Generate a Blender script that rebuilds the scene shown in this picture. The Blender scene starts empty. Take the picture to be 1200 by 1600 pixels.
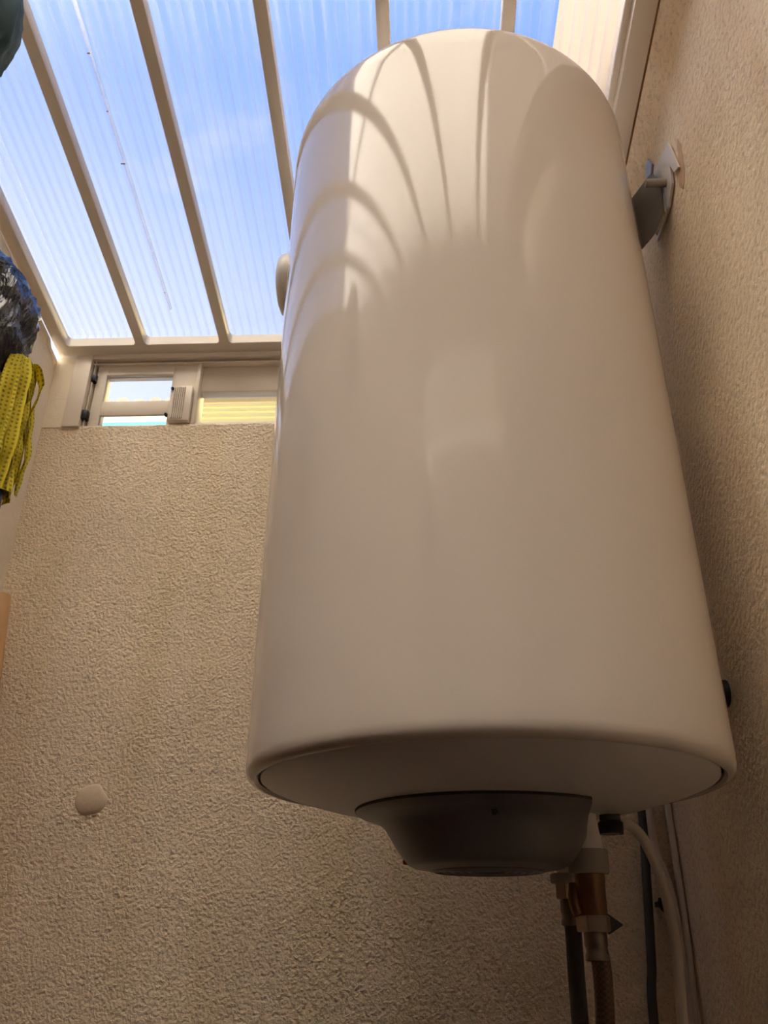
import bpy, bmesh, math, random
from mathutils import Vector, Matrix, noise
from math import sin, cos, pi, radians, atan, sqrt

scene = bpy.context.scene
COL = scene.collection
random.seed(4)

# ------------------------------------------------------------------ camera
F_PX = 1283.0
PITCH = atan(F_PX / 2443.0)
ROLL = radians(0.54)
YAW = radians(2.8)
cd = bpy.data.cameras.new('camera')
cam = bpy.data.objects.new('camera', cd)
COL.objects.link(cam)
fwd = Vector((-sin(YAW) * cos(PITCH), cos(YAW) * cos(PITCH), sin(PITCH)))
rt = Vector((cos(YAW), sin(YAW), 0))
up = rt.cross(fwd)
r2 = rt * cos(ROLL) + up * sin(ROLL)
u2 = -rt * sin(ROLL) + up * cos(ROLL)
cam.matrix_world = Matrix(((r2.x, u2.x, -fwd.x, 0), (r2.y, u2.y, -fwd.y, 0), (r2.z, u2.z, -fwd.z, 0), (0, 0, 0, 1)))
cd.sensor_fit = 'VERTICAL'
cd.sensor_height = 32.0
cd.lens = 32.0 * F_PX / 1600.0
cd.clip_start = 0.01
cd.clip_end = 200
scene.camera = cam

# ------------------------------------------------------------------ world, sun, exposure
SKY_STRENGTH = 1.0
SUN_STRENGTH = 39.0
SUN_DIR = Vector((-0.45, 0.75, 0.50)).normalized()      # towards the sun: high on the left, ahead
w = bpy.data.worlds.new('sky')
scene.world = w
w.use_nodes = True
nt = w.node_tree
nt.nodes.clear()
out = nt.nodes.new('ShaderNodeOutputWorld')
bg = nt.nodes.new('ShaderNodeBackground')
bg.inputs['Strength'].default_value = SKY_STRENGTH
tc = nt.nodes.new('ShaderNodeTexCoord')
sx = nt.nodes.new('ShaderNodeSeparateXYZ')
nt.links.new(tc.outputs['Generated'], sx.inputs[0])
ramp = nt.nodes.new('ShaderNodeValToRGB')
ramp.color_ramp.elements[0].position = 0.0
ramp.color_ramp.elements[0].color = (0.72, 0.78, 0.92, 1)
ramp.color_ramp.elements[1].position = 1.0
ramp.color_ramp.elements[1].color = (0.21, 0.46, 1.08, 1)
e = ramp.color_ramp.elements.new(0.55)
e.color = (0.52, 0.66, 1.05, 1)
e = ramp.color_ramp.elements.new(0.75)
e.color = (0.26, 0.47, 1.05, 1)
nt.links.new(sx.outputs['Z'], ramp.inputs[0])
mp = nt.nodes.new('ShaderNodeMapping')
mp.inputs['Scale'].default_value = (1.6, 1.6, 3.2)
nt.links.new(tc.outputs['Generated'], mp.inputs[0])
nz = nt.nodes.new('ShaderNodeTexNoise')
nz.inputs['Scale'].default_value = 1.7
nz.inputs['Detail'].default_value = 6
nz.inputs['Roughness'].default_value = 0.55
nt.links.new(mp.outputs[0], nz.inputs[0])
cr = nt.nodes.new('ShaderNodeValToRGB')
cr.color_ramp.elements[0].position = 0.65
cr.color_ramp.elements[0].color = (0, 0, 0, 1)
cr.color_ramp.elements[1].position = 0.86
cr.color_ramp.elements[1].color = (1, 1, 1, 1)
nt.links.new(nz.outputs[0], cr.inputs[0])
mx = nt.nodes.new('ShaderNodeMix')
mx.data_type = 'RGBA'
nt.links.new(cr.outputs[0], mx.inputs[0])
nt.links.new(ramp.outputs[0], mx.inputs[6])
mx.inputs[7].default_value = (1.0, 0.93, 0.93, 1)
# bright haze round the sun
vd = nt.nodes.new('ShaderNodeVectorMath')
vd.operation = 'DOT_PRODUCT'
vn = nt.nodes.new('ShaderNodeVectorMath')
vn.operation = 'NORMALIZE'
nt.links.new(tc.outputs['Generated'], vn.inputs[0])
nt.links.new(vn.outputs[0], vd.inputs[0])
vd.inputs[1].default_value = SUN_DIR
gp = nt.nodes.new('ShaderNodeMath')
gp.operation = 'MAXIMUM'
gp.inputs[1].default_value = 0.0
nt.links.new(vd.outputs['Value'], gp.inputs[0])
gq = nt.nodes.new('ShaderNodeMath')
gq.operation = 'POWER'
gq.inputs[1].default_value = 14.0
nt.links.new(gp.outputs[0], gq.inputs[0])
gs = nt.nodes.new('ShaderNodeVectorMath')
gs.operation = 'SCALE'
gs.inputs[0].default_value = (0.5, 0.42, 0.34)
nt.links.new(gq.outputs[0], gs.inputs[3])
ga = nt.nodes.new('ShaderNodeVectorMath')
ga.operation = 'ADD'
nt.links.new(mx.outputs[2], ga.inputs[0])
nt.links.new(gs.outputs[0], ga.inputs[1])
nt.links.new(ga.outputs[0], bg.inputs[0])
nt.links.new(bg.outputs[0], out.inputs[0])

sd = bpy.data.lights.new('sun', 'SUN')
sd.energy = SUN_STRENGTH
sd.angle = radians(0.8)
sd.color = (1.0, 0.93, 0.80)
sun = bpy.data.objects.new('sun', sd)
sun.rotation_euler = SUN_DIR.to_track_quat('Z', 'Y').to_euler()
sun.location = SUN_DIR * 12
COL.objects.link(sun)

scene.view_settings.view_transform = 'Standard'
scene.view_settings.look = 'None'
scene.view_settings.exposure = 0.0
scene.view_settings.gamma = 1.0
scene.view_settings.use_curve_mapping = False
scene.cycles.max_bounces = 14
scene.cycles.diffuse_bounces = 8
scene.cycles.glossy_bounces = 6
scene.cycles.transparent_max_bounces = 32
scene.cycles.transmission_bounces = 8

# ------------------------------------------------------------------ materials
def node(m, t, **kw):
    n = m.node_tree.nodes.new(t)
    for k, v in kw.items():
        n.inputs[k].default_value = v
    return n

def mat(name, color, rough=0.5, metal=0.0, coat=0.0, spec=0.5, var=0.0, vscale=8.0, bump=0.0, bscale=60.0, trans=0.0):
    m = bpy.data.materials.new(name)
    m.use_nodes = True
    b = m.node_tree.nodes['Principled BSDF']
    b.inputs['Base Color'].default_value = (*color, 1)
    b.inputs['Roughness'].default_value = rough
    b.inputs['Metallic'].default_value = metal
    b.inputs['Coat Weight'].default_value = coat
    b.inputs['Specular IOR Level'].default_value = spec
    b.inputs['Transmission Weight'].default_value = trans
    L = m.node_tree.links
    co = node(m, 'ShaderNodeTexCoord')
    if var > 0:
        n = node(m, 'ShaderNodeTexNoise', Scale=vscale, Detail=5.0)
        L.new(co.outputs['Object'], n.inputs['Vector'])
        mr = node(m, 'ShaderNodeMapRange')
        mr.inputs[1].default_value = 0.3
        mr.inputs[2].default_value = 0.7
        mr.inputs[3].default_value = 1 - var
        mr.inputs[4].default_value = 1 + var
        L.new(n.outputs[0], mr.inputs[0])
        v = m.node_tree.nodes.new('ShaderNodeVectorMath')
        v.operation = 'SCALE'
        v.inputs[0].default_value = color
        L.new(mr.outputs[0], v.inputs[3])
        L.new(v.outputs[0], b.inputs['Base Color'])
    if bump > 0:
        n = node(m, 'ShaderNodeTexNoise', Scale=bscale, Detail=4.0)
        L.new(co.outputs['Object'], n.inputs['Vector'])
        bp = node(m, 'ShaderNodeBump', Strength=bump, Distance=0.003)
        L.new(n.outputs[0], bp.inputs['Height'])
        L.new(bp.outputs[0], b.inputs['Normal'])
    return m

def render_mat(name, color, stain, dist=0.006, strength=1.0, scale=150.0):
    """rough-cast plaster: small crumbs with pits, faint vertical stains"""
    m = bpy.data.materials.new(name)
    m.use_nodes = True
    b = m.node_tree.nodes['Principled BSDF']
    b.inputs['Roughness'].default_value = 0.85
    b.inputs['Specular IOR Level'].default_value = 0.25
    L = m.node_tree.links
    co = node(m, 'ShaderNodeTexCoord')
    n1 = node(m, 'ShaderNodeTexNoise', Scale=scale, Detail=3.0, Roughness=0.55)
    n1.inputs['Distortion'].default_value = 0.25
    n2 = node(m, 'ShaderNodeTexVoronoi', Scale=scale * 0.9)
    n2.feature = 'SMOOTH_F1'
    n3 = node(m, 'ShaderNodeTexNoise', Scale=6.0, Detail=4.0)
    mp = node(m, 'ShaderNodeMapping')
    mp.inputs['Scale'].default_value = (9, 9, 1.3)
    n4 = node(m, 'ShaderNodeTexNoise', Scale=1.0, Detail=5.0)
    for n in (n1, n2, n3):
        L.new(co.outputs['Object'], n.inputs['Vector'])
    L.new(co.outputs['Object'], mp.inputs[0])
    L.new(mp.outputs[0], n4.inputs['Vector'])
    a = m.node_tree.nodes.new('ShaderNodeMath')
    a.operation = 'MULTIPLY_ADD'
    a.inputs[1].default_value = -0.45
    L.new(n2.outputs[0], a.inputs[0])
    L.new(n1.outputs[0], a.inputs[2])
    bp = node(m, 'ShaderNodeBump', Strength=strength, Distance=dist)
    L.new(a.outputs[0], bp.inputs['Height'])
    L.new(bp.outputs[0], b.inputs['Normal'])
    # colour: base, worn patches, drip stains
    cr1 = node(m, 'ShaderNodeValToRGB')
    cr1.color_ramp.elements[0].position = 0.46
    cr1.color_ramp.elements[0].color = (*color, 1)
    cr1.color_ramp.elements[1].position = 0.72
    cr1.color_ramp.elements[1].color = (*stain, 1)
    L.new(n4.outputs[0], cr1.inputs[0])
    mr = node(m, 'ShaderNodeMapRange')
    mr.inputs[1].default_value = 0.3
    mr.inputs[2].default_value = 0.7
    mr.inputs[3].default_value = 0.93
    mr.inputs[4].default_value = 1.05
    L.new(n3.outputs[0], mr.inputs[0])
    pit = node(m, 'ShaderNodeMapRange')
    pit.inputs[1].default_value = 0.30
    pit.inputs[2].default_value = 0.5
    pit.inputs[3].default_value = 0.78
    pit.inputs[4].default_value = 1.0
    L.new(n1.outputs[0], pit.inputs[0])
    mm = m.node_tree.nodes.new('ShaderNodeMath')
    mm.operation = 'MULTIPLY'
    L.new(mr.outputs[0], mm.inputs[0])
    L.new(pit.outputs[0], mm.inputs[1])
    v = m.node_tree.nodes.new('ShaderNodeVectorMath')
    v.operation = 'SCALE'
    L.new(cr1.outputs[0], v.inputs[0])
    L.new(mm.outputs[0], v.inputs[3])
    L.new(v.outputs[0], b.inputs['Base Color'])
    return m

def clear_mat(name, tint, scatter, scol, fres=True, rough=0.1, streak=0.0):
    """clear plastic sheet: mostly see-through, partly milky, faint gloss"""
    m = bpy.data.materials.new(name)
    m.use_nodes = True
    T = m.node_tree
    T.nodes.clear()
    L = T.links
    o = T.nodes.new('ShaderNodeOutputMaterial')
    tr = node(m, 'ShaderNodeBsdfTransparent', Color=(*tint, 1))
    tl = node(m, 'ShaderNodeBsdfTranslucent', Color=(*scol, 1))
    gl = node(m, 'ShaderNodeBsdfGlossy', Roughness=rough)
    m1 = node(m, 'ShaderNodeMixShader')
    m1.inputs[0].default_value = scatter
    if streak > 0:
        co = node(m, 'ShaderNodeTexCoord')
        mp = node(m, 'ShaderNodeMapping')
        mp.inputs['Scale'].default_value = (60, 1.6, 1)
        n = node(m, 'ShaderNodeTexNoise', Scale=1.0, Detail=4.0)
        L.new(co.outputs['Object'], mp.inputs[0])
        L.new(mp.outputs[0], n.inputs['Vector'])
        mr = node(m, 'ShaderNodeMapRange')
        mr.inputs[1].default_value = 0.4
        mr.inputs[2].default_value = 0.75
        mr.inputs[3].default_value = scatter
        mr.inputs[4].default_value = scatter + streak
        L.new(n.outputs[0], mr.inputs[0])
        L.new(mr.outputs[0], m1.inputs[0])
    L.new(tr.outputs[0], m1.inputs[1])
    L.new(tl.outputs[0], m1.inputs[2])
    if not fres:
        L.new(m1.outputs[0], o.inputs[0])
        return m
    m2 = node(m, 'ShaderNodeMixShader')
    fr = node(m, 'ShaderNodeFresnel', IOR=1.25)
    L.new(fr.outputs[0], m2.inputs[0])
    L.new(m1.outputs[0], m2.inputs[1])
    L.new(gl.outputs[0], m2.inputs[2])
    L.new(m2.outputs[0], o.inputs[0])
    return m

M = {}
M['render'] = render_mat('roughcast_beige', (0.83, 0.69, 0.52), (0.74, 0.60, 0.38), dist=0.0033, scale=255)
M['render_right'] = render_mat('roughcast_beige_right', (0.90, 0.77, 0.59), (0.80, 0.62, 0.43), dist=0.0016, scale=150)
M['smooth'] = mat('smooth_plaster', (0.88, 0.78, 0.62), 0.8, var=0.05, vscale=5, bump=0.3, bscale=90)
M['cream'] = mat('cream_masonry_paint', (0.86, 0.79, 0.69), 0.85, var=0.04, vscale=3)
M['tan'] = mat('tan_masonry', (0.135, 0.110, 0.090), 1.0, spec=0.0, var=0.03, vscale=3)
M['frame'] = mat('painted_roof_frame', (0.78, 0.71, 0.61), 0.4, var=0.03, vscale=12)
M['pvc'] = mat('cream_window_pvc', (0.78, 0.70, 0.60), 0.35, var=0.03, vscale=20)
M['pvc_shade'] = mat('shadowed_track_grey', (0.30, 0.27, 0.23), 0.5, var=0.05)  # shade of the recesses put into the pvc colour
M['black'] = mat('black_plastic', (0.012, 0.012, 0.013), 0.4)
M['panel'] = clear_mat('twinwall_sheet', (0.98, 0.99, 1.0), 0.012, (0.9, 0.9, 0.95), streak=0.025)
M['web'] = clear_mat('twinwall_flute', (0.97, 0.97, 1.0), 0.022, (0.95, 0.93, 0.95), fres=False)
M['dirt'] = clear_mat('dusty_flute', (0.95, 0.95, 0.95), 0.25, (0.6, 0.58, 0.56), fres=False)
M['edgeclear'] = clear_mat('milky_edge_trim', (1.0, 1.0, 1.0), 0.10, (1.0, 0.98, 0.95), fres=False)
M['glass'] = clear_mat('window_glass', (0.97, 0.98, 0.98), 0.02, (0.9, 0.9, 0.9))
M['enamel'] = mat('white_enamel', (0.62, 0.56, 0.505), 0.09, coat=0.0, spec=0.4, var=0.012, vscale=3)
M['dish'] = mat('white_bottom_enamel', (0.66, 0.63, 0.63), 0.35, var=0.02)
M['cover'] = mat('grey_cover_plastic', (0.13, 0.13, 0.135), 0.3, var=0.03)
M['seam'] = mat('dark_joint', (0.03, 0.027, 0.025), 0.7)
M['steel'] = mat('galvanised_steel', (0.30, 0.29, 0.28), 0.35, metal=0.8, var=0.1, vscale=40)
M['whiteplastic'] = mat('white_plastic', (0.75, 0.72, 0.68), 0.35, var=0.02)
M['nylon'] = mat('translucent_nylon', (0.34, 0.31, 0.26), 0.4, var=0.05)
M['brass'] = mat('dull_brass', (0.17, 0.10, 0.055), 0.42, metal=0.85, var=0.15, vscale=60)
M['nut'] = mat('nickel_nut', (0.30, 0.25, 0.20), 0.3, metal=0.8, var=0.1, vscale=50)
M['rubber'] = mat('green_grey_rubber', (0.07, 0.08, 0.07), 0.6, var=0.1)
M['cable'] = mat('white_cable', (0.62, 0.56, 0.50), 0.45, var=0.03)
M['red'] = mat('amber_lens', (0.35, 0.08, 0.02), 0.3)
M['wood'] = mat('pine_wood', (0.62, 0.36, 0.16), 0.55, var=0.15, vscale=14)
M['blue'] = mat('blue_handle', (0.01, 0.05, 0.19), 0.3, var=0.1)
M['teal'] = mat('teal_cloth', (0.018, 0.052, 0.055), 0.7, var=0.25, vscale=14)
M['rust'] = mat('brown_sealant', (0.30, 0.17, 0.09), 0.8, var=0.3, vscale=30)
M['bounce_cut'] = mat('bounce_cut_brown', (0.13, 0.085, 0.06), 0.6, var=0.15, vscale=4)  # dark brown of the added unseen boards that soak up bounced light
M['warm_bounce'] = mat('warm_bounce_brown', (0.30, 0.165, 0.085), 0.55, var=0.15, vscale=5)  # brown of the added unseen board that warms the low bounce
M['darksteel'] = mat('dull_dark_steel', (0.16, 0.14, 0.12), 0.4, metal=0.7, var=0.1)
M['floor'] = mat('floor_tiles', (0.12, 0.06, 0.035), 0.5, var=0.15, vscale=6)
M['roofdark'] = mat('terracotta', (0.50, 0.34, 0.27), 0.8, var=0.2, vscale=5)
M['cyan'] = mat('cyan_gutter', (0.12, 0.60, 0.85), 0.4, var=0.04)
M['yellow_sheet'] = clear_mat('yellow_translucent_slat', (0.9, 0.8, 0.5), 0.98, (1.0, 0.82, 0.34), fres=False)
M['yellow_sheet_dark'] = clear_mat('tan_translucent_slat', (0.8, 0.7, 0.5), 0.98, (0.62, 0.46, 0.20), fres=False)

# crumpled black bag
def bag_mat():
    m = mat('black_bag_film', (0.014, 0.014, 0.016), 0.14, spec=0.6)
    b = m.node_tree.nodes['Principled BSDF']
    L = m.node_tree.links
    co = node(m, 'ShaderNodeTexCoord')
    mp = node(m, 'ShaderNodeMapping')
    mp.inputs['Scale'].default_value = (1.6, 1.6, 0.8)
    n = node(m, 'ShaderNodeTexNoise', Scale=13.0, Detail=4.0, Roughness=0.5)
    n.inputs['Distortion'].default_value = 1.5
    L.new(co.outputs['Object'], mp.inputs[0])
    L.new(mp.outputs[0], n.inputs['Vector'])
    bp = node(m, 'ShaderNodeBump', Strength=1.0, Distance=0.012)
    L.new(n.outputs[0], bp.inputs['Height'])
    L.new(bp.outputs[0], b.inputs['Normal'])
    return m
M['bag'] = bag_mat()

def dotted_yellow():
    m = mat('yellow_microfibre_with_dots', (0.72, 0.58, 0.03), 0.8)
    b = m.node_tree.nodes['Principled BSDF']
    L = m.node_tree.links
    uv = node(m, 'ShaderNodeTexCoord')
    v = node(m, 'ShaderNodeTexVoronoi', Scale=1.0, Randomness=0.15)
    v.voronoi_dimensions = '2D'
    L.new(uv.outputs['UV'], v.inputs['Vector'])
    cr_ = node(m, 'ShaderNodeValToRGB')
    cr_.color_ramp.elements[0].position = 0.16
    cr_.color_ramp.elements[0].color = (0.40, 0.36, 0.03, 1)
    cr_.color_ramp.elements[1].position = 0.34
    cr_.color_ramp.elements[1].color = (0.88, 0.74, 0.05, 1)
    L.new(v.outputs['Distance'], cr_.inputs[0])
    L.new(cr_.outputs[0], b.inputs['Base Color'])
    n = node(m, 'ShaderNodeTexNoise', Scale=900.0, Detail=2.0)
    L.new(uv.outputs['Object'], n.inputs['Vector'])
    bp = node(m, 'ShaderNodeBump', Strength=0.6, Distance=0.001)
    L.new(n.outputs[0], bp.inputs['Height'])
    L.new(bp.outputs[0], b.inputs['Normal'])
    return m
M['mop'] = dotted_yellow()

# ------------------------------------------------------------------ mesh helpers
def obj(name, bm, m, parent=None, smooth=False, recalc=True):
    if recalc:
        bmesh.ops.recalc_face_normals(bm, faces=bm.faces)
    me = bpy.data.meshes.new(name)
    bm.to_mesh(me)
    bm.free()
    if m is not None:
        me.materials.append(M[m] if isinstance(m, str) else m)
    if smooth:
        for p in me.polygons:
            p.use_smooth = True
        if smooth != 'all':
            me.set_sharp_from_angle(angle=radians(40))
    o = bpy.data.objects.new(name, me)
    COL.objects.link(o)
    if parent:
        o.parent = parent
    return o

def empty(name, loc=(0, 0, 0), rot=(0, 0, 0)):
    o = bpy.data.objects.new(name, None)
    o.empty_display_size = 0.05
    o.location = loc
    o.rotation_euler = rot
    COL.objects.link(o)
    return o

def tag(o, label, cat, group=None):
    o['label'] = label
    o['category'] = cat
    if group:
        o['group'] = group
    return o

def struct(o, label=None, cat=None):
    o['kind'] = 'structure'
    if label:
        o['label'] = label
    if cat:
        o['category'] = cat
    return o

def local(parent, *pts):
    """world points into a parent's space when the parent only translates"""
    return [Vector(p) - parent.location for p in pts]

def add_box(bm, a, b, bevel=0.0):
    a, b = Vector(a), Vector(b)
    r = bmesh.ops.create_cube(bm, size=1.0)
    vs = r['verts']
    for v in vs:
        v.co = Vector((a.x + (v.co.x + .5) * (b.x - a.x), a.y + (v.co.y + .5) * (b.y - a.y), a.z + (v.co.z + .5) * (b.z - a.z)))
    if bevel > 0:
        es = list({e for v in vs for e in v.link_edges})
        bmesh.ops.bevel(bm, geom=es, offset=bevel, segments=2, affect='EDGES', profile=0.5)

def box(name, a, b, m, parent=None, bevel=0.0):
    bm = bmesh.new()
    add_box(bm, a, b, bevel)
    return obj(name, bm, m, parent, smooth=bevel > 0)

def add_lathe(bm, prof, center=(0, 0, 0), seg=64, axis='Z'):
    """profile [(r, h)] spun round an axis"""
    c = Vector(center)
    rings = []
    for r, h in prof:
        ring = []
        if r < 1e-6:
            p = Vector((0, 0, h))
            ring = [p]
        else:
            ring = [Vector((r * cos(2 * pi * i / seg), r * sin(2 * pi * i / seg), h)) for i in range(seg)]
        out_ = []
        for p in ring:
            if axis == 'X':
                p = Vector((p.z, p.x, p.y))
            elif axis == 'Y':
                p = Vector((p.x, p.z, p.y))
            out_.append(bm.verts.new(c + p))
        rings.append(out_)
    for A, B in zip(rings, rings[1:]):
        if len(A) == 1 and len(B) == 1:
            continue
        for i in range(seg):
            j = (i + 1) % seg
            if len(A) == 1:
                bm.faces.new((A[0], B[i], B[j]))
            elif len(B) == 1:
                bm.faces.new((A[i], A[j], B[0]))
            else:
                bm.faces.new((A[i], A[j], B[j], B[i]))

def lathe(name, prof, m, parent=None, center=(0, 0, 0), seg=64, axis='Z'):
    bm = bmesh.new()
    add_lathe(bm, prof, center, seg, axis)
    return obj(name, bm, m, parent, smooth=True)

def catmull(pts, n=8):
    P = [Vector(p) for p in pts]
    P = [P[0] * 2 - P[1]] + P + [P[-1] * 2 - P[-2]]
    o = []
    for i in range(1, len(P) - 2):
        for k in range(n):
            t = k / n
            a, b, c, d = P[i - 1], P[i], P[i + 1], P[i + 2]
            o.append(0.5 * ((2 * b) + (c - a) * t + (2 * a - 5 * b + 4 * c - d) * t * t + (3 * b - a - 3 * c + d) * t ** 3))
    o.append(P[-2])
    return o

def add_tube(bm, pts, r, seg=16, cap=True):
    rings = []
    n = len(pts)
    ref = Vector((0.3, 1, 0.1)).normalized()
    for i, p in enumerate(pts):
        d = (pts[min(i + 1, n - 1)] - pts[max(i - 1, 0)]).normalized()
        u = d.cross(ref)
        if u.length < 1e-3:
            u = d.cross(Vector((1, 0, 0)))
        u.normalize()
        v = d.cross(u)
        rr = r[i] if isinstance(r, (list, tuple)) else r
        rings.append([bm.verts.new(p + (u * cos(2 * pi * k / seg) + v * sin(2 * pi * k / seg)) * rr) for k in range(seg)])
    for A, B in zip(rings, rings[1:]):
        for k in range(seg):
            bm.faces.new((A[k], A[(k + 1) % seg], B[(k + 1) % seg], B[k]))
    if cap:
        bm.faces.new(rings[0])
        bm.faces.new(rings[-1])

def tube(name, pts, r, m, parent=None, n=8, seg=16):
    bm = bmesh.new()
    add_tube(bm, catmull(pts, n) if n else [Vector(p) for p in pts], r, seg)
    return obj(name, bm, m, parent, smooth=True)

def add_prism(bm, poly, d):
    """extrude a planar 3-D polygon by vector d"""
    d = Vector(d)
    A = [bm.verts.new(Vector(p)) for p in poly]
    B = [bm.verts.new(Vector(p) + d) for p in poly]
    bm.faces.new(A)
    bm.faces.new(B[::-1])
    for i in range(len(A)):
        j = (i + 1) % len(A)
        bm.faces.new((A[i], A[j], B[j], B[i]))

def prism(name, poly, d, m, parent=None, bevel=0.0):
    bm = bmesh.new()
    add_prism(bm, poly, d)
    if bevel:
        bmesh.ops.bevel(bm, geom=bm.edges[:], offset=bevel, segments=2, affect='EDGES')
    return obj(name, bm, m, parent, smooth=bevel > 0)

# ------------------------------------------------------------------ room shell
XL, XR, YE, YB, ZF = -0.668, 0.333, 1.19, -0.60, -1.40
SL = 0.164                                   # roof slope
RZ0, RY0 = 0.968, 1.17                       # underside of the roof frame at its low end
def roof_z(y):
    return RZ0 + SL * (RY0 - y)
SILL = 0.803

struct(box('floor', (XL - 0.12, YB - 0.12, ZF - 0.1), (XR + 0.2, YE + 0.15, ZF), 'floor'))
# end wall: dense, slightly uneven top edge and face
def end_wall():
    bm = bmesh.new()
    nx, nz_ = 360, 60
    x0, x1 = XL - 0.12, XR
    grid = []
    for j in range(nz_ + 1):
        t = j / nz_
        z = ZF + (SILL - ZF) * (1 - (1 - t) ** 1.0)
        row = []
        for i in range(nx + 1):
            x = x0 + (x1 - x0) * i / nx
            big = noise.noise(Vector((x * 5, z * 5, 1.7))) * 0.0025
            zz = z
            if j == nz_:
                zz = z + noise.noise(Vector((x * 60, 3.1, 0))) * 0.0030 + abs(noise.noise(Vector((x * 190, 1.1, 0)))) * 0.0022
            row.append(bm.verts.new((x, YE + big, zz)))
        grid.append(row)
    for j in range(nz_):
        for i in range(nx):
            bm.faces.new((grid[j][i], grid[j][i + 1], grid[j + 1][i + 1], grid[j + 1][i]))
    # top and back
    tb = [bm.verts.new((x0 + (x1 - x0) * i / nx, YE + 0.14, SILL)) for i in range(nx + 1)]
    bb = [bm.verts.new((x0 + (x1 - x0) * i / nx, YE + 0.14, ZF)) for i in range(nx + 1)]
    for i in range(nx):
        bm.faces.new((grid[nz_][i], grid[nz_][i + 1], tb[i + 1], tb[i]))
        bm.faces.new((tb[i], tb[i + 1], bb[i + 1], bb[i]))
    return obj('wall_end', bm, 'render', smooth=True)
we = struct(end_wall())
# smoothed patch in the plaster
bm = bmesh.new()
prev = None
c0 = Vector((-0.468, YE - 0.0022, 0.175))
ring = []
for i in range(28):
    a = 2 * pi * i / 28
    rr = 0.023 * (1 + 0.16 * noise.noise(Vector((cos(a) * 1.5, sin(a) * 1.5, 4))))
    ring.append(bm.verts.new(c0 + Vector((rr * cos(a), 0.0035, rr * sin(a)))))
mid = [bm.verts.new(c0 + Vector(((v.co.x - c0.x) * 0.75, -0.0008, (v.co.z - c0.z) * 0.75))) for v in ring]
cen = bm.verts.new(c0 + Vector((0, 0.0022, 0.002)))
for i in range(28):
    j = (i + 1) % 28
    bm.faces.new((ring[i], ring[j], mid[j], mid[i]))
    bm.faces.new((mid[i], mid[j], cen))
pt = obj('plaster_patch', bm, mat('patch_plaster', (0.64, 0.52, 0.385), 0.8, var=0.05, bump=0.4, bscale=40), we, smooth='all')

# right wall runs on above the roof
wr_ = struct(prism('wall_right', [(XR, YB - 0.12, ZF), (XR, YE + 0.14, ZF), (XR, YE + 0.14, 1.0), (XR, YB - 0.12, roof_z(YB) + 0.04)], (0.2, 0, 0), 'render_right'))
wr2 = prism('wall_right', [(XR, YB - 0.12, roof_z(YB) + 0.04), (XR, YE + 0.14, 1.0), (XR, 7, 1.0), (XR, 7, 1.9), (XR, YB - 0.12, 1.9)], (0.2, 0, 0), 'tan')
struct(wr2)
bm = bmesh.new()
rp = [(0.716, 0.905), (0.711, 0.889), (0.7135, 0.868), (0.7158, 0.851), (0.724, 0.838), (0.7321, 0.833), (0.737, 0.840), (0.7405, 0.8485), (0.736, 0.862), (0.730, 0.876), (0.724, 0.887), (0.722, 0.900)]
add_prism(bm, [(XR - 0.0006, y_, z_) for y_, z_ in rp], (0.002, 0, 0))
obj('rust_stain', bm, mat('rust_mark', (0.64, 0.47, 0.31), 0.85, var=0.15, vscale=60), wr_)
# rounded plaster fillet between the right wall and the roof frame
sec = [(XR + 0.01, 0.020), (0.3130, 0.020), (0.3130, 0.000), (0.3150, -0.006), (0.3190, -0.013), (0.3250, -0.020), (0.3310, -0.030), (XR + 0.001, -0.045), (XR + 0.01, -0.045)]
struct(prism('trim_3', [(x_, YE + 0.02, RZ0 + SL * (RY0 - YE - 0.02) + z_) for x_, z_ in sec], (0, YB - YE - 0.02, SL * (YE + 0.02 - YB)), 'render_right'))
# left wall, smooth painted, stops short of the roof at the far corner
struct(prism('wall_left', [(XL, YB - 0.12, ZF), (XL, YE + 0.14, ZF), (XL, YE + 0.14, 0.950), (XL, YE, 0.952), (XL, 1.160, 0.958), (XL, 1.150, roof_z(1.150)), (XL, YB - 0.12, roof_z(YB - 0.12))], (-0.12, 0, 0), 'smooth'))
# raised smooth board along the top of the left wall
struct(prism('trim_1', [(XL, 0.0, 0.90), (XL, 1.075, 0.885), (XL, 1.10, 0.925), (XL, 1.06, roof_z(1.06) - 0.01), (XL, 0.0, roof_z(0) - 0.01)], (0.008, 0, 0), 'smooth', bevel=0.0015))
# dark facings added low on the walls, out of view, to cut bounced light
struct(box('bounce_cut_end', (XL, YE - 0.012, ZF), (XR, YE + 0.002, -0.36), 'bounce_cut'))
struct(box('bounce_cut_left', (XL - 0.002, YB, ZF), (XL + 0.012, YE - 0.012, -0.36), 'bounce_cut'))
struct(box('warm_bounce_left', (XL - 0.002, YB, -0.36), (XL + 0.012, 1.06, 0.40), 'warm_bounce'))  # added out of view to darken and warm light bounced off the left wall
struct(box('bounce_cut_right', (XR - 0.012, 0.30, ZF), (XR + 0.002, YE - 0.012, -0.36), 'bounce_cut'))
# house wall behind, rising past the roof
struct(box('wall_back', (XL - 5.2, YB - 0.2, ZF), (XR + 1.2, YB, 8.5), 'cream'))
dr = struct(box('bounce_cut_board', (XR - 0.018, YB + 0.03, ZF + 0.005), (XR - 0.001, 0.28, 1.04), 'bounce_cut', bevel=0.002))  # unseen dark board with handle, added to stop sun bouncing off this wall
box('board_handle', (XR - 0.06, 0.20, -0.35), (XR - 0.045, 0.30, -0.33), 'steel', dr, 0.003)
box('board_plate', (XR - 0.046, 0.20, -0.42), (XR - 0.0178, 0.23, -0.28), 'steel', dr, 0.003)
struct(box('bounce_cut_back', (XL, YB, ZF), (XR, YB + 0.02, roof_z(YB) - 0.12), 'bounce_cut'))  # dark facing added behind the camera so little light bounces back

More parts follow.
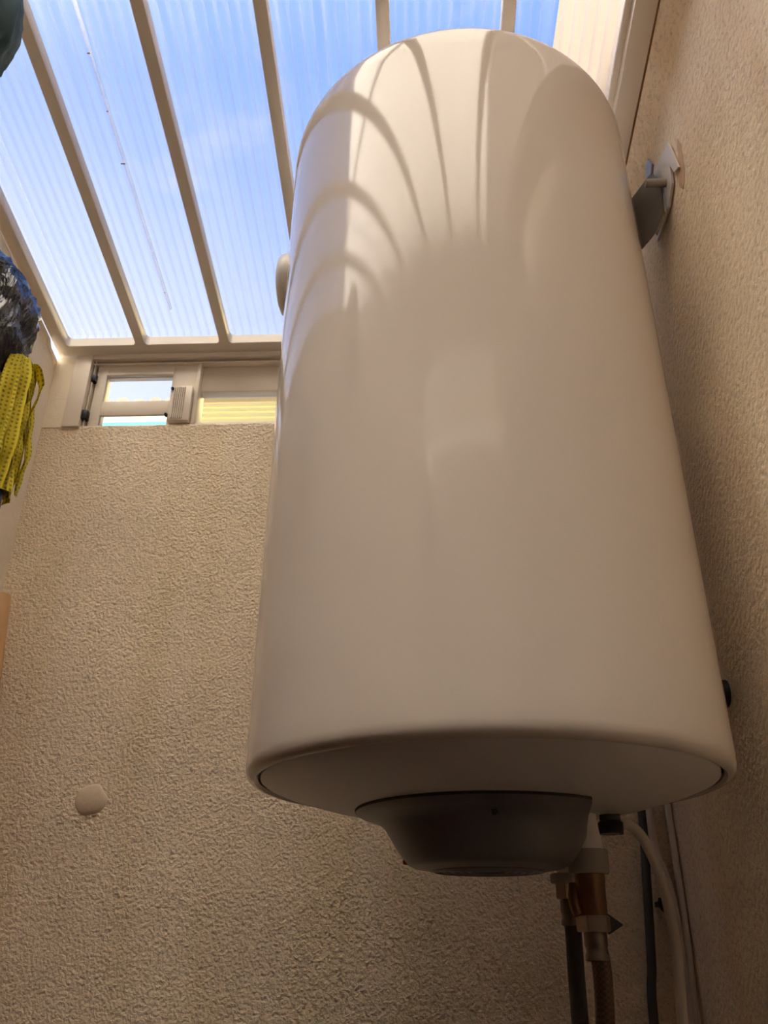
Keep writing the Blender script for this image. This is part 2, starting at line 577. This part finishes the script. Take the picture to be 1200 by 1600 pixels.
# ------------------------------------------------------------------ roof
ang = atan(SL)
ceil = struct(empty('ceiling', (0, RY0, RZ0), (-ang, 0, 0)))      # local +y runs towards the low end
LEN = (RY0 - YB) / cos(ang)
BH = 0.022                                   # bar depth
BW = 0.0175
bars_x = [-0.5075, -0.352, -0.195, -0.039, 0.123]
inL, inR = -0.645, 0.281
def bar(name, x0, x1, y0, y1, z0=0.0, z1=BH, m='frame', bev=0.0012):
    return box(name, (x0, y0, z0), (x1, y1, z1), m, ceil, bev)
bar('side_rail', XL + 0.001, inL, -LEN, 0.026)
bar('side_rail', inR, 0.310, -LEN, 0.026)
# inner step and sealing edge of the right rail
bar('glazing_strip', 0.272, inR, -LEN, 0.0, 0.016, BH + 0.001)
bar('sealant', 0.309, 0.3135, -LEN, 0.02, 0.002, 0.016, 'rust', 0.0)
for x in bars_x:
    bar('glazing_bar', x - BW / 2, x + BW / 2, -LEN, 0.0015)
# low end rail with filleted inner corners
bm = bmesh.new()
add_box(bm, (inL - 0.001, 0.0, 0.0), (inR + 0.001, 0.026, BH), 0.0012)
edges = [inL] + [v for x in bars_x for v in (x - BW / 2, x + BW / 2)] + [inR]
rf = 0.007
for k, x in enumerate(edges):
    s = 1 if k % 2 == 0 else -1               # opening lies on +x side of even edges
    poly = [(x, 0.001, 0.0)]
    for q in range(7):
        a = q / 6 * pi / 2
        poly.append((x + s * (rf - rf * sin(a)), -rf + rf * cos(a), 0.0))
    poly = [(x - s * 0.0005, 0.001, 0.0), (x + s * rf, 0.001, 0.0)] + [(x + s * (rf - rf * sin(q / 6 * pi / 2)), -rf + rf * cos(q / 6 * pi / 2), 0.0) for q in range(7)] + [(x - s * 0.0005, -rf, 0.0)]
    if s < 0:
        poly = poly[::-1]
    add_prism(bm, poly, (0, 0, BH))
obj('end_rail', bm, 'frame', ceil)
# cross joint further up the slope, just out of sight
bar('cross_bar', inL, inR, -0.63, -0.62, BH + 0.011, BH + 0.022)
bar('high_rail', inL, inR, -LEN, -LEN + 0.03)

PT = 0.011                                   # sheet thickness
def sheet(x0, x1, idx):
    bm = bmesh.new()
    for z in (BH, BH + PT):
        vs = [bm.verts.new(p) for p in ((x0, -LEN, z), (x1, -LEN, z), (x1, 0.012, z), (x0, 0.012, z))]
        bm.faces.new(vs)
    p = obj('polycarbonate_sheet', bm, 'panel', ceil, recalc=False)
    bm = bmesh.new()
    n = int(round((x1 - x0) / 0.0148))
    for i in range(n + 1):
        x = x0 + (x1 - x0) * i / n
        th = 0.0007
        add_box(bm, (x - th / 2, -LEN, BH + 0.0006), (x + th / 2, 0.0, BH + PT - 0.0006))
        add_box(bm, (x - 0.0026, -LEN, BH + 0.0002), (x + 0.0026, 0.0, BH + 0.0006))
    f = obj('flutes', bm, 'web', p)
    f['kind'] = 'stuff'
    return p
lims = [XL + 0.012] + bars_x + [0.300]
for i in range(6):
    sh = sheet(lims[i] + 0.0012, lims[i + 1] - 0.0012, i)
    if i == 1:
        bm = bmesh.new()
        add_box(bm, (-0.4425, -LEN, BH + 0.001), (-0.4385, -0.06, BH + 0.006))
        obj('dirt_streak', bm, 'dirt', sh)['label'] = 'dusty pale streak along one flute'
        bm = bmesh.new()
        for q in range(6):
            add_box(bm, (-0.4425 + random.uniform(-.004, .006), -0.5 + q * 0.08, BH - 0.001), (-0.4405 + random.uniform(0, .004), -0.4985 + q * 0.08, BH - 0.0002))
        s_ = obj('grit', bm, 'rust', sh)
        s_['kind'] = 'stuff'
    if i == 0:
        box('edge_trim', (-0.6140, -LEN, BH - 0.001), (-0.6115, 0.0, BH - 0.0003), 'edgeclear', sh)

# ------------------------------------------------------------------ window in the end wall
K = 1.19 / 1.17
def WX(x): return x * K
win = struct(empty('window_1', (0, YE, SILL)))
def wb(name, x0, x1, z0, z1, y0, y1, m='pvc', parent=None, bev=0.0008):
    """piece of the window; x, z as read on the wall plane, y = depth behind the plaster face"""
    par = parent or win
    base = Vector((0, 0, 0))
    o_ = par
    while o_:
        base += o_.location
        o_ = o_.parent
    return box(name, Vector((WX(x0), YE + y0, z0 * K)) - base, Vector((WX(x1), YE + y1, z1 * K)) - base, m, par, bev)
ZT = 0.955
wb('reveal', -0.657, -0.620, 0.790, 0.944, 0.0, 0.10, 'smooth')
wb('jamb', -0.620, -0.590, 0.790, 0.944, -0.004, 0.06)
wb('track_back', -0.590, -0.577, 0.790, 0.944, 0.030, 0.06, 'pvc_shade')
wb('track_fin', -0.5865, -0.5850, 0.790, 0.944, 0.004, 0.03)
wb('head', -0.590, 0.327, 0.936, 0.946, -0.002, 0.06)
wb('head_fin', -0.590, 0.327, 0.9275, 0.9305, 0.004, 0.05)
wb('head_back', -0.590, 0.327, 0.9305, 0.936, 0.02, 0.05, 'pvc_shade')
wb('sill_rail', -0.590, 0.327, 0.785, 0.796, 0.006, 0.06)
# sliding sash on the left
ls = empty('sash', (WX(-0.5), 0.012, 0.05))
ls.parent = win
wb('stile', -0.581, -0.5620, 0.796, 0.9275, 0.010, 0.030, parent=ls)
wb('stile', -0.4410, -0.3965, 0.796, 0.9275, 0.010, 0.030, parent=ls)
wb('top_rail', -0.5620, -0.4410, 0.910, 0.9275, 0.010, 0.030, parent=ls)
wb('glazing_bead', -0.5620, -0.4410, 0.9045, 0.910, 0.006, 0.026, parent=ls)
wb('middle_rail', -0.5620, -0.4410, 0.8205, 0.8500, 0.010, 0.016, parent=ls)
wb('pane', -0.5620, -0.4410, 0.8500, 0.9045, 0.013, 0.015, 'glass', parent=ls, bev=0)
wb('pane', -0.5620, -0.4410, 0.796, 0.8205, 0.013, 0.015, 'glass', parent=ls, bev=0)
g = wb('grip', -0.4360, -0.3985, 0.8000, 0.8720, -0.002, 0.010, parent=ls)
for q in range(6):
    wb('rib', -0.4300 + q * 0.0035, -0.4285 + q * 0.0035, 0.803, 0.869, -0.0050, -0.002, 'pvc', parent=ls, bev=0)
    wb('groove_shade', -0.4285 + q * 0.0035, -0.4278 + q * 0.0035, 0.803, 0.869, -0.0023, -0.002, 'pvc_shade', parent=ls, bev=0)  # thin dark strip laid on as the shade between ribs
for (x, z) in ((-0.4335, 0.866), (-0.4385, 0.811)):
    lathe('screw', [(0, -0.0035), (0.0022, -0.0035), (0.003, -0.0015), (0.003, 0.004)], 'black', ls, center=(WX(x) - ls.location.x, -0.0025 - 0.012 + 0.0, z * K - SILL - 0.05), seg=16, axis='Y')
wb('catch', -0.5900, -0.5800, 0.8080, 0.8260, -0.001, 0.012, 'black', parent=ls)
wb('catch', -0.5870, -0.5790, 0.8900, 0.9060, 0.002, 0.012, 'black', parent=ls)
# fixed sash on the right, one step further back
rs = empty('sash', (0, 0.03, 0.05))
rs.parent = win
wb('stile', -0.3965, -0.3900, 0.796, 0.9275, 0.006, 0.045, parent=rs)
wb('stile', 0.290, 0.327, 0.796, 0.9275, 0.018, 0.045, parent=rs)
wb('top_rail', -0.3900, 0.290, 0.8735, 0.9275, 0.018, 0.040, parent=rs)
wb('bottom_rail', -0.3900, 0.290, 0.790, 0.8030, 0.012, 0.040, parent=rs)
wb('pane', -0.3900, 0.290, 0.8030, 0.8735, 0.034, 0.036, 'glass', parent=rs, bev=0)

# ------------------------------------------------------------------ outside, out of view: block added to keep the sun off the room
nb = empty('sun_blocker', (-7.4, 9.0, ZF))
box('wall', (-3.0, 0.0, 0), (3.05, 3.0, 7.95), 'cream', nb)
box('blocker_cap', (-3.1, -0.05, 7.95), (3.1, 3.1, 8.05), 'frame', nb)
tag(nb, 'unseen cream block added to shade the room from the sun', 'building')

# ------------------------------------------------------------------ boiler
BX, BY, BR = 0.0594, 0.8310, 0.2300
ZB0, ZB1 = 0.1335, 1.000
bo = tag(empty('water_heater', (BX, BY, ZB0)), 'large white glossy cylindrical water heater hung on the right wall', 'water heater')
H = ZB1 - ZB0
prof = [(BR - 0.0125, 0.0060), (BR - 0.0122, 0.0022), (BR - 0.0095, 0.0), (BR - 0.006, 0.0004), (BR - 0.0025, 0.0028), (BR - 0.0006, 0.007), (BR, 0.013)]
nseg = 40
for i in range(1, nseg):
    prof.append((BR, 0.012 + (H - 0.04 - 0.012) * i / nseg))
for q in range(9):
    a = q / 8 * pi / 2
    prof.append((BR - 0.022 + 0.022 * cos(a), H - 0.040 + 0.022 * sin(a)))
lathe('jacket', prof, 'enamel', bo, seg=160)
lathe('top_cap', [(BR - 0.022, H - 0.018), (BR - 0.024, H - 0.0165), (0.12, H - 0.004), (0, H)], 'enamel', bo, seg=96)
lathe('joint_ring', [(BR - 0.0115, 0.0055), (BR - 0.020, 0.0055)], 'seam', bo, seg=128)
lathe('bottom_cap', [(BR - 0.0142, 0.008), (BR - 0.0145, 0.0025), (BR - 0.017, 0.0005), (0.200, -0.0045), (0.165, -0.0140), (0.128, -0.0215), (0.0, -0.0235)], 'dish', bo, seg=128)
# cover over the heating element, cut flat towards the wall
def cover():
    bm = bmesh.new()
    z = lambda v: v - ZB0
    add_lathe(bm, [(0.1235, z(0.1125)), (0.1240, z(0.1098)), (0.1215, z(0.1075)), (0.112, z(0.1045)), (0.103, z(0.1010)), (0.0965, z(0.0960)), (0.0915, z(0.088)), (0.0850, z(0.0775)), (0.0785, z(0.0690)), (0.0745, z(0.0645)), (0.069, z(0.0622)), (0.060, z(0.0616)), (0.056, z(0.0600)), (0.0, z(0.0600))], seg=96)
    geom = bm.verts[:] + bm.edges[:] + bm.faces[:]
    r = bmesh.ops.bisect_plane(bm, geom=geom, plane_co=(0.079, 0, 0), plane_no=(1, 0, 0.22), clear_outer=True)
    eds = [e_ for e_ in r['geom_cut'] if isinstance(e_, bmesh.types.BMEdge)]
    try:
        vs_ = {v for e_ in eds for v in e_.verts}
        a = sorted(vs_, key=lambda v: v.co.y)
        ctr = bm.verts.new((0.083, 0, z(0.112)))
        for e_ in eds:
            bm.faces.new((e_.verts[0], e_.verts[1], ctr))
    except Exception as ex:
        print(ex)
    return obj('element_cover', bm, 'cover', bo, smooth=True)
cv = cover()
bm = bmesh.new()
add_lathe(bm, [(0.1243, 0.1135 - ZB0), (0.1252, 0.1112 - ZB0), (0.1243, 0.1095 - ZB0)], seg=96)
bmesh.ops.bisect_plane(bm, geom=bm.verts[:] + bm.edges[:] + bm.faces[:], plane_co=(0.079, 0, 0), plane_no=(1, 0, 0.22), clear_outer=True)
obj('cover_joint', bm, 'seam', bo)
for q in range(5):
    rr = 0.016 + q * 0.008
    lathe('vent_ring', [(rr, 0.0600 - ZB0), (rr + 0.001, 0.0585 - ZB0), (rr + 0.003, 0.0585 - ZB0), (rr + 0.004, 0.0600 - ZB0)], 'cover', cv, seg=48)
lathe('screw', [(0, -0.002), (0.003, -0.002), (0.0032, 0.002), (0, 0.002)], 'black', cv, center=(0.000, -0.1005, 0.0985 - ZB0), seg=16, axis='Y')
lathe('indicator_lamp', [(0, -0.0030), (0.0026, -0.0022), (0.0032, 0), (0.0032, 0.003)], 'red', cv, center=(-0.0768, -0.001, 0.0678 - ZB0), seg=16, axis='X')
# thermometer dial facing the room
lathe('temperature_gauge', [(0, -0.0162), (0.030, -0.0155), (0.038, -0.0125), (0.0425, -0.007), (0.044, 0.004), (0.040, 0.012)], 'whiteplastic', bo, center=(-BR + 0.0015, 0.0, 0.782 - ZB0), seg=48, axis='X')
# bracket towards the wall
def L(p): return Vector(p) - bo.location
br = empty('mounting_bracket', L((XR, 0.80, 0.92)))
br.parent = bo
def B(p): return Vector(p) - bo.location - br.location
prism('flange', [B((0.3285, 0.737, 0.925)), B((0.3285, 0.7228, 0.861)), B((0.3285, 0.7385, 0.870)), B((0.3285, 0.7455, 0.893)), B((0.3285, 0.7500, 0.865)), B((0.3285, 0.775, 0.850)), B((0.3285, 0.835, 0.850)), B((0.3285, 0.835, 0.945)), B((0.3285, 0.800, 0.945))], (0.003, 0, 0), 'whiteplastic', br, bevel=0.0005)
prism('arm', [B((0.3174, 0.7788, 0.9208)), B((0.3225, 0.7690, 0.8900)), B((0.3198, 0.7743, 0.8412)), B((0.3100, 0.7929, 0.8213)), B((0.2988, 0.8144, 0.8176)), B((0.2700, 0.870, 0.835)), B((0.2700, 0.870, 0.930)), B((0.2961, 0.8196, 0.9110))], (0.0016, 0.0010, 0), 'steel', br, bevel=0.0004)
prism('arm_lip', [B((0.3240, 0.7700, 0.8850)), B((0.3215, 0.7745, 0.8412)), B((0.3115, 0.7929, 0.8213)), B((0.3145, 0.7945, 0.8213)), B((0.3245, 0.7760, 0.8412)), B((0.3265, 0.7720, 0.8850))], (0.0012, 0.0024, 0), 'nylon', br)
prism('lug', [B((0.316, 0.782, 0.950)), B((0.316, 0.770, 0.925)), B((0.316, 0.790, 0.905)), B((0.316, 0.800, 0.925)), B((0.316, 0.797, 0.945))], (0.0035, 0, 0), 'steel', br, bevel=0.0008)
lathe('bolt', [(0, -0.028), (0.005, -0.028), (0.0055, -0.026), (0.0055, 0.004)], 'nylon', br, center=B((0.330, 0.768, 0.886)), seg=20, axis='X')
lathe('spacer', [(0, 0), (0.013, 0), (0.015, 0.004), (0.015, 0.050), (0, 0.050)], 'black', bo, center=L((0.2800, 0.897, 0.243)), seg=32, axis='X')

# fittings under the boiler
vp_ = Vector((0.154, 0.845, 0.112))          # hot outlet
lathe('outlet_pipe', [(0.0115, 0.012), (0.0118, -0.008), (0.0145, -0.024), (0.0155, -0.034), (0.0155, -0.040), (0, -0.040)], 'whiteplastic', bo, center=L(vp_), seg=32)
vc_ = Vector((0.1500, 0.945, 0.112))
lathe('inlet_pipe', [(0.0105, 0.012), (0.0105, -0.050), (0, -0.050)], 'whiteplastic', bo, center=L(vc_), seg=32)
gl = lathe('cable_gland', [(0, 0.010), (0.0125, 0.010), (0.0125, -0.002), (0.0100, -0.004), (0.0100, -0.010), (0.0120, -0.012), (0.0115, -0.022), (0, -0.022)], 'black', bo, center=L((0.1800, 0.850, 0.1165)), seg=20)

# union nut + relief valve on the near connection
sv = tag(empty('relief_valve', (vp_.x, vp_.y, 0.0)), 'brass relief valve with pale union nut under the water heater', 'valve')
def hexnut(name, r, z0, z1, m, parent, n=6, cx=0, cy=0, rot=0.2):
    bm = bmesh.new()
    add_prism(bm, [(cx + r * cos(rot + 2 * pi * i / n), cy + r * sin(rot + 2 * pi * i / n), z0) for i in range(n)], (0, 0, z1 - z0))
    bmesh.ops.bevel(bm, geom=bm.edges[:], offset=0.0009, segments=2, affect='EDGES')
    return obj(name, bm, m, parent, smooth=True)
hexnut('union_nut', 0.0195, 0.0590, 0.0800, 'nylon', sv, n=10)
lathe('body', [(0, 0.060), (0.0140, 0.060), (0.0140, 0.052), (0.0135, 0.050), (0.0130, 0.022), (0, 0.022)], 'brass', sv, seg=32)
tube('side_branch', [(-0.014, 0.004, 0.050), (-0.016, 0.0, 0.036), (-0.013, -0.002, 0.024)], 0.0055, 'brass', sv, seg=14)
hexnut('lower_nut', 0.0165, 0.0105, 0.0240, 'nut', sv, rot=0.0)
prism('lever', [(0.012, -0.004, 0.026), (0.012, -0.004, 0.0085), (0.026, -0.004, 0.0165)], (0, 0.009, 0), 'black', sv, bevel=0.0008)

def braided(name, pts, r, label, m_ferrule='darksteel', m_b='braid'):
    t = empty(name, pts[0])
    o0 = Vector(pts[0])
    loc = [Vector(p) - o0 for p in pts]
    P = catmull(loc, 14)
    bm = bmesh.new()
    add_tube(bm, P, r, 18)
    b = obj('braid', bm, M[m_b], t, smooth=True)
    lathe('ferrule', [(0, 0.006), (r + 0.0012, 0.006), (r + 0.0020, 0.004), (r + 0.0020, -0.006), (r + 0.0012, -0.008), (r + 0.0012, -0.012), (r + 0.0022, -0.014), (r + 0.0022, -0.018), (r, -0.019)], m_ferrule, t, seg=28)
    return tag(t, label, 'hose')
def braid_mat():
    m = mat('braided_hose', (0.17, 0.11, 0.075), 0.45, metal=0.4)
    b = m.node_tree.nodes['Principled BSDF']
    Lk = m.node_tree.links
    co = node(m, 'ShaderNodeTexCoord')
    mp = node(m, 'ShaderNodeMapping')
    mp.inputs['Scale'].default_value = (300, 300, 420)
    ck = node(m, 'ShaderNodeTexChecker', Scale=1.0)
    ck.inputs['Color1'].default_value = (0.12, 0.075, 0.05, 1)
    ck.inputs['Color2'].default_value = (0.07, 0.045, 0.03, 1)
    Lk.new(co.outputs['Object'], mp.inputs[0])
    Lk.new(mp.outputs[0], ck.inputs[0])
    Lk.new(ck.outputs[0], b.inputs['Base Color'])
    bp = node(m, 'ShaderNodeBump', Strength=0.5, Distance=0.001)
    Lk.new(ck.outputs[1], bp.inputs['Height'])
    Lk.new(bp.outputs[0], b.inputs['Normal'])
    return m
M['braid'] = braid_mat()
M['darkbraid'] = mat('dark_braid', (0.030, 0.028, 0.024), 0.45, var=0.2, vscale=200, bump=0.5, bscale=600)
h1 = braided('braided_hose', [(0.154, 0.845, 0.006), (0.157, 0.845, -0.02), (0.155, 0.845, -0.06), (0.148, 0.846, -0.12), (0.142, 0.85, -0.30), (0.15, 0.87, -0.6)], 0.0085, 'brown braided hose hanging from the relief valve')
# far hose with its nut
cn = tag(empty('pipe_coupling', (vc_.x, vc_.y, 0.0)), 'small pale coupling nut behind the relief valve', 'coupling')
hexnut('collar', 0.0190, 0.0570, 0.0660, 'nylon', cn, n=12)
hexnut('nut', 0.0145, 0.0420, 0.0570, 'nut', cn)
h2 = braided('braided_hose', [(0.150, 0.945, 0.036), (0.1505, 0.945, 0.01), (0.1495, 0.945, -0.04), (0.150, 0.945, -0.10), (0.155, 0.945, -0.3), (0.15, 0.95, -0.6)], 0.0085, 'dark braided hose behind the relief valve, nearer the left', m_b='darkbraid')

# power cable out of the gland
pc = tube('power_cable', [(0.1830, 0.850, 0.098), (0.1960, 0.853, 0.104), (0.2120, 0.862, 0.0920), (0.2280, 0.880, 0.062), (0.2380, 0.900, 0.030), (0.2420, 0.910, -0.01), (0.2400, 0.915, -0.06), (0.2370, 0.92, -0.15), (0.235, 0.93, -0.5), (0.235, 0.94, ZF + 0.01)], 0.0052, 'cable')
tag(pc, 'pale power cable curving down from the gland under the heater', 'cable')
c2 = tube('wall_cable', [(0.304, 1.178, 0.30), (0.303, 1.178, 0.16), (0.3035, 1.177, 0.11), (0.313, 1.174, 0.07), (0.316, 1.172, 0.02), (0.315, 1.172, -0.1), (0.314, 1.168, -0.34), (0.314, 1.168, ZF + 0.02)], 0.0060, 'cable')
tag(c2, 'pale cable hanging in the corner behind the curved power cable', 'cable')
c3 = tube('wall_cable', [(0.327, 1.172, 0.30), (0.3265, 1.172, 0.16), (0.327, 1.172, 0.10), (0.3265, 1.172, 0.0), (0.315, 1.170, -0.34), (0.315, 1.170, ZF + 0.02)], 0.0042, 'cable')
tag(c3, 'thin pale cable tucked tight into the right wall corner', 'cable')
c4 = tube('green_tube', [(0.297, 1.180, 0.30), (0.2935, 1.180, 0.157), (0.287, 1.180, 0.06), (0.281, 1.180, -0.02), (0.275, 1.180, -0.084), (0.270, 1.170, -0.34), (0.262, 1.170, ZF + 0.01)], 0.0058, 'rubber')
tag(c4, 'dark green grey tube running down the end wall', 'tube')
bm = bmesh.new()
arc = [Vector((0.309 + 0.0105 * cos(a), 1.166, 0.048 + 0.0105 * sin(a))) for a in [radians(150 + 15 * q) for q in range(11)]]
add_tube(bm, arc, 0.0030, 12)
add_box(bm, (0.297, 1.166, 0.044), (0.303, 1.190, 0.050))
ck_ = obj('cable_clip', bm, 'black', None, smooth=True)
tag(ck_, 'small black hooked cable clip on the end wall', 'clip')

# ------------------------------------------------------------------ mop, bag, cloth, batten on the left
mopc = Vector((-0.497, 0.80, 0.0))
mop = tag(empty('mop', (mopc.x, mopc.y, ZF)), 'upturned mop with yellow dotted cloth strips', 'mop')
tube('handle', [(0.012, 0, 0.0), (0.012, 0, 1.0), (0.008, 0, 1.98)], 0.0125, 'blue', mop, n=2, seg=24)
lathe('head', [(0, 2.015), (0.010, 2.010), (0.013, 1.99), (0.0125, 1.96), (0.0125, 1.94)], 'blue', mop, seg=24)
NS = 24
for i in range(NS):
    a = 2 * pi * i / NS + random.uniform(-0.08, 0.08)
    rad = random.uniform(0.020, 0.030)
    zt = 0.635 - ZF
    zb = random.choice([0.445, 0.452, 0.46, 0.505]) - ZF
    tw = random.uniform(-0.6, 0.6)
    wd = random.uniform(0.016, 0.022)
    bm = bmesh.new()
    uvl = bm.loops.layers.uv.new('uv')
    path = []
    n = 22
    for k in range(n + 1):
        t = k / n
        if t < 0.22:
            s = t / 0.22
            r_ = 0.010 + (rad - 0.010) * s
            z = zt + 0.008 * sin(pi * s) - 0.022 * s * s
        else:
            s = (t - 0.22) / 0.78
            r_ = rad + 0.004 * s + 0.002 * sin(9 * s + i)
            z = (zt - 0.022) + (zb - zt + 0.022) * s
        path.append((r_, z, s if t >= 0.22 else 0))
    rows = []
    for k, (r_, z, s) in enumerate(path):
        aa = a + 0.10 * sin(i * 3 + s * 3)
        ctr = Vector((r_ * cos(aa), r_ * sin(aa), z))
        ori = aa + pi / 2 + tw * s + 0.25 * sin(s * 6 + i)
        d = Vector((cos(ori), sin(ori), 0))
        w_ = wd * (0.55 + 0.45 * min(1, k / 6))
        nrm = Vector((-d.y, d.x, 0))
        row = []
        for q in range(5):
            u = q / 4 - 0.5
            row.append(ctr + d * u * w_ + nrm * (0.0035 * (abs(u) * 2) ** 2 * sin(i * 2.3) + 0.0012 * sin(k * 1.3 + q)))
        rows.append(row)
    V = [[bm.verts.new(p) for p in row] for row in rows]
    for k in range(n):
        for q in range(4):
            f = bm.faces.new((V[k][q], V[k][q + 1], V[k + 1][q + 1], V[k + 1][q]))
            for lp, (uu, vv) in zip(f.loops, ((q, k), (q + 1, k), (q + 1, k + 1), (q, k + 1))):
                lp[uvl].uv = (uu / 4 * wd / 0.0058 + i * 0.37, vv / n * 0.20 / 0.0058)
    bmesh.ops.solidify(bm, geom=bm.faces[:], thickness=0.0016)
    obj('cloth_strip', bm, 'mop', mop, smooth='all')

def blob(name, c, rad, m, seed, amp=0.12, freq=3.0, fold=0.06, warp=None, sub=5):
    bm = bmesh.new()
    bmesh.ops.create_icosphere(bm, subdivisions=sub, radius=1.0)
    for v in bm.verts:
        p = v.co.copy()
        n1 = noise.noise(p * freq * 0.5 + Vector((seed, 0, 0)))
        rdg = 1 - abs(noise.noise(Vector((p.x * freq * 1.6, p.y * freq * 1.6, p.z * freq * 0.6)) + Vector((0, seed, 0)))) * 2
        rdg2 = 1 - abs(noise.noise(p * freq * 3.2 + Vector((0, 0, seed)))) * 2
        s = 1 + amp * n1 + fold * rdg + fold * 0.35 * rdg2
        q = Vector((p.x * rad[0], p.y * rad[1], p.z * rad[2])) * s
        if warp:
            q = warp(q, p)
        v.co = q
    o = obj(name, bm, m, None, smooth='all')
    o.location = c
    return o
bag = blob('black_bag', (-0.578, 0.785, 0.705), (0.082, 0.070, 0.112), 'bag', 3.3, amp=0.15, freq=3.2, fold=0.10,
           warp=lambda q, p: Vector((q.x - 0.035 * max(0, p.z) ** 1.5 + 0.012 * max(0, -p.z), q.y, q.z)))
tag(bag, 'crumpled shiny black plastic bag above the yellow mop', 'bag')
teal = blob('teal_cloth', (-0.466, 0.50, 0.872), (0.044, 0.055, 0.105), 'teal', 7.1, amp=0.2, freq=2.2, fold=0.10)
tag(teal, 'dark teal cloth bundle at the upper left under the roof', 'cloth')

# round pine pole leaning in the left corner
bp_ = tube('wooden_pole', [(-0.644, 1.150, 0.468), (-0.560, 1.135, -0.20), (-0.42, 1.11, ZF + 0.004)], 0.0135, 'wood', n=1, seg=24)
tag(bp_, 'light pine wooden pole leaning in the left corner', 'pole')

# ------------------------------------------------------------------ things beyond the window
aw = tag(empty('slatted_blind', (-1.05, 4.0, 0.0)), 'sunlit yellow slatted blind seen through the right window pane', 'blind')
zz = 2.45
hs = [0.05] * 5 + [0.045, 0.04, 0.035, 0.035, 0.065, 0.022, 0.018, 0.022, 0.018, 0.022, 0.03, 0.05, 0.05, 0.05]
zs = []
for k, hgt in enumerate(hs):
    bm = bmesh.new()
    pr = [(-0.006, zz), (-0.001, zz + hgt * 0.2), (0.0, zz + hgt * 0.5), (-0.001, zz + hgt * 0.8), (-0.006, zz + hgt)]
    A = [bm.verts.new((-0.37, y_, z_)) for y_, z_ in pr]
    Bv = [bm.verts.new((2.6, y_, z_)) for y_, z_ in pr]
    for q in range(4):
        bm.faces.new((A[q], Bv[q], Bv[q + 1], A[q + 1]))
    obj('slat', bm, 'yellow_sheet_dark' if k in (9, 11, 13) else 'yellow_sheet', aw)
    zz += hgt
for x in (-0.38, 2.62):
    box('post', (x - 0.01, 0.0, ZF), (x + 0.01, 0.02, zz + 0.05), 'frame', aw)

fb = tag(empty('tiled_house', (-3.2, 6.0, ZF)), 'distant cream house with cyan gutter seen through the left window pane', 'building')
box('wall', (-1.6, 0.0, 0.0), (1.4, 2.5, 5.65), 'cream', fb)
box('gutter', (-1.6, -0.08, 5.36), (1.4, 0.0, 5.440), 'cyan', fb)
for i in range(20):
    x = -1.55 + i * 0.15
    h_ = 0.06 + 0.09 * (noise.noise(Vector((i * 0.7, 2, 1))) + 0.5)
    lathe('roof_tile', [(0, -0.05), (0.07, -0.05), (0.07, 0.6), (0, 0.6)], 'roofdark', fb, center=(x, 0, 5.60 + h_ * 0.5), seg=10, axis='Y')
